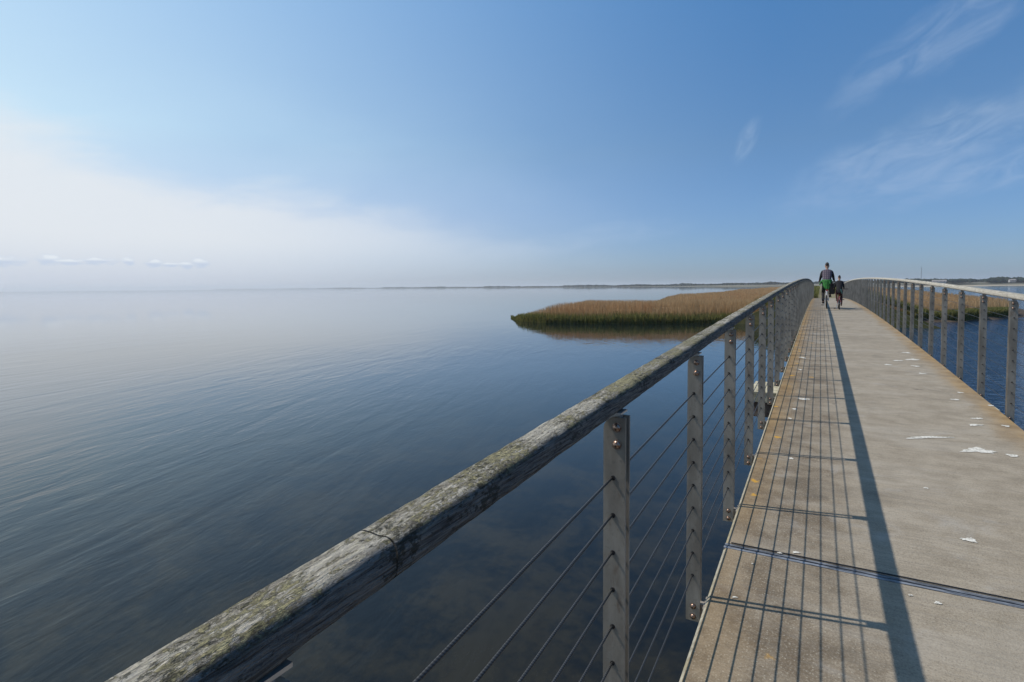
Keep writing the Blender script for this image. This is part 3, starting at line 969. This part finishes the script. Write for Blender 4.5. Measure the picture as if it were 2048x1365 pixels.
# distance of the far shore along the picture: near on the right, kilometres away on the left
def shore(u):
    return float(np.interp(u, [380, 560, 700, 900, 1200, 1450, 1700, 2100, 2500], [15000, 11500, 6500, 3800, 2300, 1700, 1400, 1200, 1100]))
def f_field(k, b, co):
    n = k.noise(k.mapping(co, scale=(1, 1, 1)), .006, 4, .6); n2 = k.noise(co, .05, 3)
    c = k.mix(k.ramp(n, .4, .6), (.085, .075, .045), (.15, .125, .075))
    c = k.mix(k.math('MULTIPLY', k.ramp(n2, .5, .7), .4), c, (.10, .11, .045))
    k.put(b.inputs['Base Color'], c)
m_field = mat('far fields', rough=.9, fn=f_field)
mb = MB()
us = list(range(380, 2600, 20)); vs = []
for u in us:
    s = shore(u)
    rise = float(np.interp(u, [380, 1300, 1500, 2000, 2500], [1.0, 1.5, 4.5, 6.0, 6.0]))
    rise *= 1 + .25 * noise.noise(Vector((u * .01, 0, 0)))
    for (f, z) in ((.985, WATER - .8), (1.0, WATER + .4), (1.12, WATER + rise), (1.5, WATER + rise * 1.1)):
        x, y = polar(u, s * f)
        vs.append((x, y, z))
fs = []
for i in range(len(us) - 1):
    for j in range(3):
        a = i * 4 + j
        fs.append((a, a + 4, a + 5, a + 1))
mb.add(vs, fs, 0, True)
tag(mb.build('far_shore', m_field), kind='structure')
# a low sand spit this side of the far shore, right of centre
def f_sand(k, b, co):
    n = k.noise(co, .05, 4)
    k.put(b.inputs['Base Color'], k.mix(n, (.26, .21, .14), (.40, .34, .25)))
m_sand = mat('pale sand', rough=.9, fn=f_sand)
mb = MB()
vs = []
def low_bar(pts):
    vs = []
    for u, s_ in pts:
        for (f, z) in ((.97, WATER - .3), (1.0, WATER + .15), (1.12, WATER + .9), (1.3, WATER + .2), (1.32, WATER - .3)):
            x, y = polar(u, s_ * f); vs.append((x, y, z))
    mb.add(vs, [(i * 5 + j, i * 5 + j + 5, i * 5 + j + 6, i * 5 + j + 1) for i in range(len(pts) - 1) for j in range(4)], 0, True)
low_bar([(1790, 900), (1840, 800), (1900, 800), (2000, 900), (2120, 1000)])
tag(mb.build('sand_spit', m_sand), kind='structure')

def f_wood_far(k, b, co):
    n = k.noise(co, .08, 4, .6)
    k.put(b.inputs['Base Color'], k.mix(n, (.008, .014, .010), (.026, .036, .018)))
m_far = mat('far tree foliage', rough=.9, fn=f_wood_far, spec=.1)
ico = bmesh.new(); bmesh.ops.create_icosphere(ico, subdivisions=1, radius=1.0)
iv = np.array([v.co[:] for v in ico.verts]); iff = [tuple(v.index for v in f.verts) for f in ico.faces]; ico.free()
rs = np.random.RandomState(5)
mb = MB()
u = 430.0
while u < 2500:
    s = shore(u) * 1.10 + rs.rand() * 120
    x, y = polar(u, s)
    hgt = np.interp(u, [430, 900, 1300, 1500, 1700, 2000, 2500], [16, 12, 10, 9, 8, 7, 7]) * (.42 + .50 * vnoise(np.array(u * .035), np.array(1.0), 3) + .25 * rs.rand())
    gap = vnoise(np.array(u * .02), np.array(4.0), 8)
    if gap < .26 and u < 1500: hgt *= .6
    rise = float(np.interp(u, [380, 1300, 1500, 2000, 2500], [1.0, 1.5, 4.5, 6.0, 6.0]))
    wd = hgt * (.7 + .8 * rs.rand())
    sc = np.array([wd, wd, hgt * .55]) * (1 + .25 * (rs.rand(len(iv), 1) - .5))
    mb.add((iv * sc + np.array([x, y, WATER + rise + hgt * .42])).tolist(), iff, 0, False)
    u += max(.6, wd * 1.0 / s * F_PX * .9) * (.6 + .5 * rs.rand())
tag(mb.build('far_woods', m_far), 'dark blue green line of woods along the horizon', 'woods', kind='stuff')

mb = MB()
low_bar([(1385, 1150), (1450, 1000), (1520, 900), (1600, 850), (1700, 800), (1785, 790)])
tag(mb.build('mud_flat', m_field), kind='structure')

# nearer dark plantation behind the right railing
mb = MB()
for i in range(520):
    u = rs.uniform(1752, 2330)
    if 1945 < u < 1978 or 2080 < u < 2100: continue
    s = rs.uniform(1300, 1400)
    x, y = polar(u, s)
    hgt = np.interp(u, [1750, 1770, 1830, 1930, 1985, 2010, 2060, 2300], [4.5, 7, 8, 6, 8, 9, 7.5, 7]) * (.75 + .4 * rs.rand())
    wd = 5 + 4 * rs.rand()
    sc = np.array([wd, wd, hgt * .55]) * (1 + .3 * (rs.rand(len(iv), 1) - .5))
    mb.add((iv * sc + np.array([x, y, WATER + 5 + hgt * .42])).tolist(), iff)
tag(mb.build('pine_plantation', m_far), 'dark conifer plantation beyond the inlet behind the right railing', 'woods', kind='stuff')

# mast and two farm buildings
m_mast = mat('grey painted mast steel', (.18, .18, .19), .5)
x, y = polar(1842, 1450)
mast = empty('radio_mast', (x, y, WATER + 5)); tag(mast, 'thin radio mast rising above the woods behind the right railing', 'mast')
mb = MB()
for sx, sy in ((-.5, -.4), (.5, -.4), (0, .5)):
    mb.tube([(sx, sy, 0), (sx * .5, sy * .5, 32)], .12, 6)
for i in range(10):
    z = i * 3; s_ = 1 - .5 * z / 42
    mb.tube([(-.5 * s_, -.4 * s_, z), (.5 * s_, -.4 * s_, z + 3)], .07, 4)
    mb.tube([(.5 * s_, -.4 * s_, z), (0, .5 * s_, z + 3)], .07, 4)
mb.build('lattice', m_mast, mast)
mb = MB(); mb.tube([(0, 0, 30), (0, 0, 34)], .12, 6); mb.build('antenna', m_mast, mast)
m_wall = mat('whitewashed wall', (.33, .32, .31), .8)
m_roof = mat('dull roof', (.22, .20, .19), .8)
def house(u, s, w, d, h, label, roofm, rz):
    x, y = polar(u, s)
    o = empty('farm_building', (x, y, WATER + 5.2), rz); tag(o, label, 'building', 'farm buildings on the far shore')
    mb = MB(); mb.box(-w / 2, w / 2, -d / 2, d / 2, -1, h)
    mb.add([(-w / 2, -d / 2, h), (-w / 2, d / 2, h), (-w / 2, 0, h + d * .3)], [(0, 2, 1)])
    mb.add([(w / 2, -d / 2, h), (w / 2, d / 2, h), (w / 2, 0, h + d * .3)], [(0, 1, 2)])
    mb.build('wall', m_wall, o)
    mb = MB()
    for sg in (-1, 1):
        mb.add([(-w / 2 - .4, sg * (d / 2 + .4), h - .2), (w / 2 + .4, sg * (d / 2 + .4), h - .2), (w / 2 + .4, 0, h + d * .3 + .1), (-w / 2 - .4, 0, h + d * .3 + .1),
                (-w / 2 - .4, sg * (d / 2 + .4), h), (w / 2 + .4, sg * (d / 2 + .4), h), (w / 2 + .4, 0, h + d * .3 + .3), (-w / 2 - .4, 0, h + d * .3 + .3)],
               [(0, 1, 2, 3), (4, 7, 6, 5), (0, 4, 5, 1), (1, 5, 6, 2), (2, 6, 7, 3), (3, 7, 4, 0)])
    mb.build('roof', roofm, o)
    mb = MB()
    for i in range(4):
        xx = -w / 2 + w * (i + .5) / 4
        mb.box(xx - .6, xx + .6, -d / 2 - .03, -d / 2 - .01, 1, 2.2)
        mb2 = None
    mb.build('window', m_hole, o)
house(1878, 1230, 20, 8, 1.6, 'long low white barn on the far shore behind the right railing', m_roof, R(-8))
house(2024, 1200, 8, 6, 2.2, 'small white farmhouse among the trees at the right edge of the photo', m_roof, R(10))

# ------------------------------------------------------------------ cyclists
def skin(name, joints, edges_, mat_, sub=2, parent=None, root=0):
    """joints: name -> ((x,y,z), radius or (rx, ry))"""
    keys = list(joints)
    me = bpy.data.meshes.new(name)
    me.from_pydata([joints[q][0] for q in keys], [(keys.index(a), keys.index(b)) for a, b in edges_], [])
    o = bpy.data.objects.new(name, me); col.objects.link(o)
    sk = o.modifiers.new('s', 'SKIN'); sk.use_smooth_shade = True
    o.data.skin_vertices[0].data[root].use_root = True
    for i, q in enumerate(keys):
        r = joints[q][1]
        o.data.skin_vertices[0].data[i].radius = r if isinstance(r, tuple) else (r, r)
    ss = o.modifiers.new('u', 'SUBSURF'); ss.levels = sub; ss.render_levels = sub
    bpy.context.view_layer.update()
    dg = bpy.context.evaluated_depsgraph_get()
    nm = bpy.data.meshes.new_from_object(o.evaluated_get(dg))
    o.modifiers.clear()
    old = o.data
    o.data = nm; bpy.data.meshes.remove(old)
    nm.name = name
    nm.materials.clear(); nm.materials.append(mat_)
    if parent: o.parent = parent
    return o
m_skin = mat('skin', (.42, .24, .16), .55)
m_hair = mat('dark hair', (.022, .016, .012), .7)
def f_plaid(k, b, co):
    x, y, z = k.xyz(co)
    a = k.math('FRACT', k.math('MULTIPLY', x, 13)); c_ = k.math('FRACT', k.math('MULTIPLY', z, 13))
    la = k.ramp(a, .55, .6); lc = k.ramp(c_, .55, .6)
    c = k.mix(la, (.13, .10, .12), (.045, .04, .06)); c = k.mix(k.math('MULTIPLY', lc, .6), c, (.05, .04, .06))
    k.put(b.inputs['Base Color'], c)
m_plaid = mat('checked shirt cloth', rough=.9, fn=f_plaid)
m_navy = mat('navy sleeve cloth', (.006, .006, .009), .9)
m_black = mat('black trouser cloth', (.012, .012, .014), .9)
def f_jk(k, b, co):
    n = k.noise(k.mapping(co, scale=(1, 1, .35)), 22, 3, .6)
    k.put(b.inputs['Base Color'], k.mix(k.ramp(n, .35, .65), (.010, .085, .014), (.03, .20, .03)))
m_greenc = mat('bright green jacket cloth', rough=.85, fn=f_jk)
m_shoe = mat('dark shoe leather', (.02, .018, .018), .6)
m_maroon = mat('dark maroon trouser cloth', (.045, .012, .014), .9)
m_teal = mat('dark teal cloth', (.012, .05, .05), .9)
m_tyre = mat('tyre rubber', (.014, .014, .014), .8)
m_alu = mat('bare aluminium', (.55, .55, .56), .3, .9)
m_frame_w = mat('pale grey bicycle paint', (.50, .50, .52), .35)
m_frame_r = mat('dark red bicycle paint', (.16, .02, .02), .35)
m_bag = mat('black bag fabric', (.012, .010, .011), .85)

def cyclist(X_, Y_, sc, label, top_m, sleeve_m, leg_m, left_down, adult, steer=0.0, sit=0.0):
    r = {}
    hip = (0, .16, .93); chest = (0, .36, 1.28); neck = (0, .44, 1.46); head = (0, .48, 1.62)
    z = hd(Y_)
    low, hi_ = (.19, .52)
    fl = (-.13, .30, low) if left_down else (-.13, .52, hi_ - .08)
    frt = (.13, .30, low) if not left_down else (.13, .52, hi_ - .08)
    kl = (-.14, .55, .62) if left_down else (-.15, .60, .86)
    kr = (.14, .55, .62) if not left_down else (.15, .60, .86)
    J = {'pelvis': (hip, (.145, .11)), 'waist': ((0, .23, 1.06), (.135, .10)), 'chest': (chest, (.165, .11)), 'upper': ((0, .41, 1.39), (.11, .08)),
         'neck': (neck, .052), 'nape': ((0, .46, 1.52), .052), 'head': ((0, .485, 1.60), (.072, .088)), 'crown': ((0, .49, 1.69), (.070, .085)), 'tip': ((0, .49, 1.75), .035),
         'nose': ((0, .585, 1.63), .012)}
    E_ = [('pelvis', 'waist'), ('waist', 'chest'), ('chest', 'upper'), ('upper', 'neck'), ('neck', 'nape'), ('nape', 'head'), ('head', 'crown'), ('crown', 'tip'), ('head', 'nose')]
    for s_, ft, kn, nm in ((-1, fl, kl, 'l'), (1, frt, kr, 'r')):
        J['sh' + nm] = ((s_ * .18, .40, 1.40), .062)
        J['el' + nm] = ((s_ * .245, .44, 1.16), .040)
        J['wr' + nm] = ((s_ * .275, .68, 1.06), .026)
        J['hd' + nm] = ((s_ * .29, .76, 1.05), (.035, .020))
        J['ea' + nm] = ((s_ * .085, .475, 1.63), (.010, .018))
        E_ += [('upper', 'sh' + nm), ('sh' + nm, 'el' + nm), ('el' + nm, 'wr' + nm), ('wr' + nm, 'hd' + nm), ('head', 'ea' + nm)]
        for f in range(4):
            bx = s_ * (.265 + .016 * f)
            J['f%d%s' % (f, nm)] = ((bx, .80, 1.055), .009)
            J['g%d%s' % (f, nm)] = ((bx, .815, 1.03), .008)
            E_ += [('hd' + nm, 'f%d%s' % (f, nm)), ('f%d%s' % (f, nm), 'g%d%s' % (f, nm))]
        J['th' + nm] = ((s_ * .245, .775, 1.035), .010)
        E_ += [('hd' + nm, 'th' + nm)]
        J['hp' + nm] = ((s_ * .09, .20, .90), .088)
        J['kn' + nm] = (kn, .056)
        J['an' + nm] = ((ft[0], ft[1] - .07, ft[2] + .07), .036)
        J['toe' + nm] = ((ft[0], ft[1] + .12, ft[2] + .01), (.036, .025))
        E_ += [('pelvis', 'hp' + nm), ('hp' + nm, 'kn' + nm), ('kn' + nm, 'an' + nm), ('an' + nm, 'toe' + nm)]
    body = skin('person', J, E_, m_skin)
    tag(body, label, 'person', 'people cycling along the footbridge')
    # clothes grown a little larger over the same joints
    def grow(keys, edges_, d, nm, m_):
        JJ = {}
        for q in keys:
            p, rr = J[q]
            JJ[q] = (p, tuple(v + d for v in rr) if isinstance(rr, tuple) else rr + d)
        return skin(nm, JJ, edges_, m_, 2, body)
    mbs = MB(); vs = []; SG = 20
    ring = [(.17, .86, .165, .13), (.19, .95, .168, .135), (.22, 1.05, .162, .125), (.28, 1.16, .175, .13), (.345, 1.27, .192, .135), (.385, 1.35, .205, .125), (.405, 1.42, .205, .112), (.42, 1.475, .125, .088), (.435, 1.49, .062, .062)]
    for (yc, zc, rx_, ry_) in ring:
        for j in range(SG):
            t = 2 * math.pi * j / SG
            w_ = 1 + .02 * math.sin(3 * t + zc * 9)
            vs.append((rx_ * w_ * math.copysign(abs(math.cos(t)) ** .8, math.cos(t)), yc + ry_ * w_ * math.sin(t), zc))
    mbs.add(vs, [(i * SG + j, i * SG + (j + 1) % SG, (i + 1) * SG + (j + 1) % SG, (i + 1) * SG + j) for i in range(len(ring) - 1) for j in range(SG)], 0, True)
    mbs.add(vs[-SG:], [tuple(range(SG))])
    mbs.build('shirt', top_m, body)
    for nm in 'lr':
        J['ss' + nm] = ((J['sh' + nm][0][0] * .55, .41, 1.395), .062)
        grow(['ss' + nm, 'sh' + nm, 'el' + nm, 'wr' + nm], [('ss' + nm, 'sh' + nm), ('sh' + nm, 'el' + nm), ('el' + nm, 'wr' + nm)], .014, 'sleeve', sleeve_m)
        grow(['an' + nm, 'toe' + nm], [('an' + nm, 'toe' + nm)], .014, 'shoe', m_shoe)
    ks = ['pelvis'] + [a + b for b in 'lr' for a in ('hp', 'kn', 'an')]
    grow(ks, [('pelvis', 'hpl'), ('hpl', 'knl'), ('knl', 'anl'), ('pelvis', 'hpr'), ('hpr', 'knr'), ('knr', 'anr')], .014, 'trousers', leg_m)
    hj = {'a': ((0, .455, 1.60), (.082, .075)), 'b': ((0, .47, 1.69), (.085, .088)), 'c': ((0, .485, 1.765), .045)}
    skin('hair', hj, [('a', 'b'), ('b', 'c')], m_hair, 2, body)
    body.location = (X_, Y_, z); body.scale = (sc * (.88 if adult else .80), sc, sc)
    return body

def bicycle(X_, Y_, label, fm, rw, hb, sd, wb):
    root = empty('bicycle', (X_, Y_, hd(Y_)))
    root.rotation_euler = (math.atan(CC * 2 * (LC - Y_)), 0, 0)
    tag(root, label, 'bicycle', 'bicycles on the footbridge')
    for yy in (0, wb):
        w = empty('wheel'); w.parent = root; w.location = (0, yy, rw)
        mb = MB(); mb.torus((0, 0, 0), rw - .021, .021, 40, 8); mb.build('tyre', m_tyre, w)
        mb = MB(); mb.torus((0, 0, 0), rw - .045, .010, 40, 6); mb.build('rim', m_alu, w)
        mb = MB()
        for i in range(18):
            t = 2 * math.pi * i / 18
            mb.tube([((.03 if i % 2 else -.03), .02 * math.cos(t), .02 * math.sin(t)), (0, (rw - .05) * math.cos(t + .3), (rw - .05) * math.sin(t + .3))], .0016, 4)
        mb.tube([(-.05, 0, 0), (.05, 0, 0)], .02, 10)
        mb.build('spokes', m_alu, w)
    bb = (0, wb * .42, rw * .82); st = (0, wb * .25, sd - .06); hdt = (0, wb * .80, sd - .02)
    mb = MB()
    mb.tube([bb, st], .016); mb.tube([bb, (0, wb * .83, sd - .16)], .018); mb.tube([(0, wb * .29, sd - .18), hdt], .016)
    mb.tube([hdt, (0, wb * .85, sd - .2)], .02)
    for s_ in (-1, 1):
        mb.tube([(s_ * .03, bb[1], bb[2]), (s_ * .055, 0, rw)], .009)
        mb.tube([(s_ * .03, wb * .28, sd - .2), (s_ * .055, 0, rw)], .008)
        mb.tube([(s_ * .045, wb * .855, sd - .26), (s_ * .05, wb, rw)], .011)
    mb.build('frame', fm, root)
    mb = MB(); mb.tube([hdt, (0, wb * .77, hb)], .013); mb.tube([(-.30, wb * .70, hb), (-.18, wb * .74, hb), (0, wb * .78, hb), (.18, wb * .74, hb), (.30, wb * .70, hb)], .012)
    mb.build('handlebar', m_tyre, root)
    mb = MB(); mb.tube([(0, wb * .12, sd), (0, wb * .20, sd + .01), (0, wb * .38, sd)], [.05, .075, .02], 10); mb.build('saddle', m_tyre, root)
    mb = MB(); mb.tube([(-.04, bb[1], bb[2]), (.04, bb[1], bb[2])], .05, 14)
    mb.tube([(-.07, bb[1], bb[2]), (-.08, bb[1] - .03, bb[2] - .16)], .009); mb.tube([(.07, bb[1], bb[2]), (.08, bb[1] + .03, bb[2] + .16)], .009)
    mb.build('crank', m_alu, root)
    for s_ in (-1, 1):
        mb = MB(); mb.box(s_ * .13 - .045, s_ * .13 + .045, bb[1] + s_ * .03 - .04, bb[1] + s_ * .03 + .04, bb[2] + s_ * .16 - .01, bb[2] + s_ * .16 + .012); mb.build('pedal', m_tyre, root)
    mb = MB()
    n = 14; pr = []
    for i in range(n + 1):
        t = R(20 + 130 * i / n); pr.append((0, -(rw + .015) * math.cos(math.pi - t) * -1 * 0 + (rw + .02) * math.cos(t) * -1 * -1, rw + (rw + .02) * math.sin(t)))
    mb.tube(pr, .014, 6)
    mb.build('mudguard', fm, root)
    if rw > .3:
        mb = MB()
        mb.tube([(-.06, -.12, .76), (-.06, .20, .76)], .007); mb.tube([(.06, -.12, .76), (.06, .20, .76)], .007); mb.tube([(-.06, -.12, .76), (.06, -.12, .76)], .007)
        for s_ in (-1, 1): mb.tube([(s_ * .06, 0, .76), (s_ * .055, 0, rw)], .006)
        mb.build('luggage_rack', m_tyre, root)
        mb = MB(); mb.box(-.03, .03, -.15, -.13, .68, .74); mb.build('reflector', mat('red reflector', (.4, .02, .02), .3), root)
    return root
BX, BY = .235, 24.9
bicycle(BX, BY, 'pale grey adult bicycle ridden by the taller person, seen from behind', m_frame_w, .345, 1.05, .93, 1.06)
ad = cyclist(BX, BY, 1.03, 'adult riding away in a checked shirt with a bright green jacket tied round the waist', m_plaid, m_navy, m_black, True, True)
# jacket tied round the hips, hanging behind the saddle
bm = bmesh.new()
rows = 9; segs = 28
for i in range(rows):
    t = i / (rows - 1)
    for j in range(segs + 1):
        a = R(-215 + 250 * j / segs)
        w = .178 - .012 * t + .022 * math.sin(j * 1.7) * t
        dpt = .150 + .03 * t + .015 * math.cos(j * 2.3) * t
        drop = .06 + .33 * (math.sin(max(0.0, min(1.0, (j / segs))) * math.pi) ** 2.2) * (1 + .10 * math.sin(j * 2.1))
        bm.verts.new((w * math.cos(a), .20 + dpt * math.sin(a) - .05 * t, 1.09 - drop * t))
bm.verts.ensure_lookup_table()
for i in range(rows - 1):
    for j in range(segs):
        q = i * (segs + 1) + j
        bm.faces.new([bm.verts[c] for c in (q, q + 1, q + segs + 2, q + segs + 1)])
me = bpy.data.meshes.new('tied_jacket'); bm.to_mesh(me); bm.free()
me.materials.append(m_greenc)
tj = link('tied_jacket', me, ad)
md = tj.modifiers.new('t', 'SOLIDIFY'); md.thickness = .018
for p in me.polygons: p.use_smooth = True
mb = MB()
mb.tube([(-.16, .30, 1.08), (-.24, .20, .98), (-.27, .14, .90)], [.035, .03, .022], 8)
mb.tube([(.10, .05, 1.02), (.14, .0, .90), (.12, -.02, .78)], [.035, .03, .02], 8)
mb.build('jacket_sleeve', m_greenc, ad)
# pannier on the right
bag = MB()
bag.prism_y(rrect(-.085, .085, -.20, .20, .05, 4)[::-1], [-.17, -.15, .13, .15])
bo = bag.build('pannier_bag', m_bag); bo.location = (BX + .185, BY + .05, hd(BY) + .76)
tag(bo, 'black pannier bag hanging on the right of the adult bicycle', 'bag')
bo2 = MB(); bo2.prism_y(rrect(-.09, .09, -.01, .05, .02, 4)[::-1], [-.18, .16]); q = bo2.build('flap', m_bag, bo); q.location = (0, 0, .17)

CX, CY_ = .640, 24.25
SC = .735
bicycle(CX, CY_, 'small dark red child bicycle on the right, seen from behind', m_frame_r, .24, .76, .66, .78)
ch = cyclist(CX, CY_, SC, 'child riding away in a dark jacket and maroon trousers right of the adult', m_navy, m_navy, m_maroon, False, False)
mb = MB(); mb.tube([(.08, .12, 1.02), (.13, .05, .92), (.15, .02, .80)], [.05, .06, .03], 8); mb.build('jacket_tail', m_teal, ch)

# ------------------------------------------------------------------ haze
mh = bpy.data.materials.new('haze air'); mh.use_nodes = True
nt = mh.node_tree
for n_ in list(nt.nodes):
    if n_.type != 'OUTPUT_MATERIAL': nt.nodes.remove(n_)
pv = nt.nodes.new('ShaderNodeVolumePrincipled')
pv.inputs['Color'].default_value = (.94, .965, 1.0, 1)
pv.inputs['Density'].default_value = 1.25e-4
pv.inputs['Anisotropy'].default_value = .2
nt.links.new(pv.outputs[0], nt.nodes['Material Output'].inputs['Volume'])
mb = MB()
mb.box(-WS - 200, WS + 200, -3200, WS + 200, WATER - 2.4, 56)
tag(mb.build('haze', mh), kind='stuff')
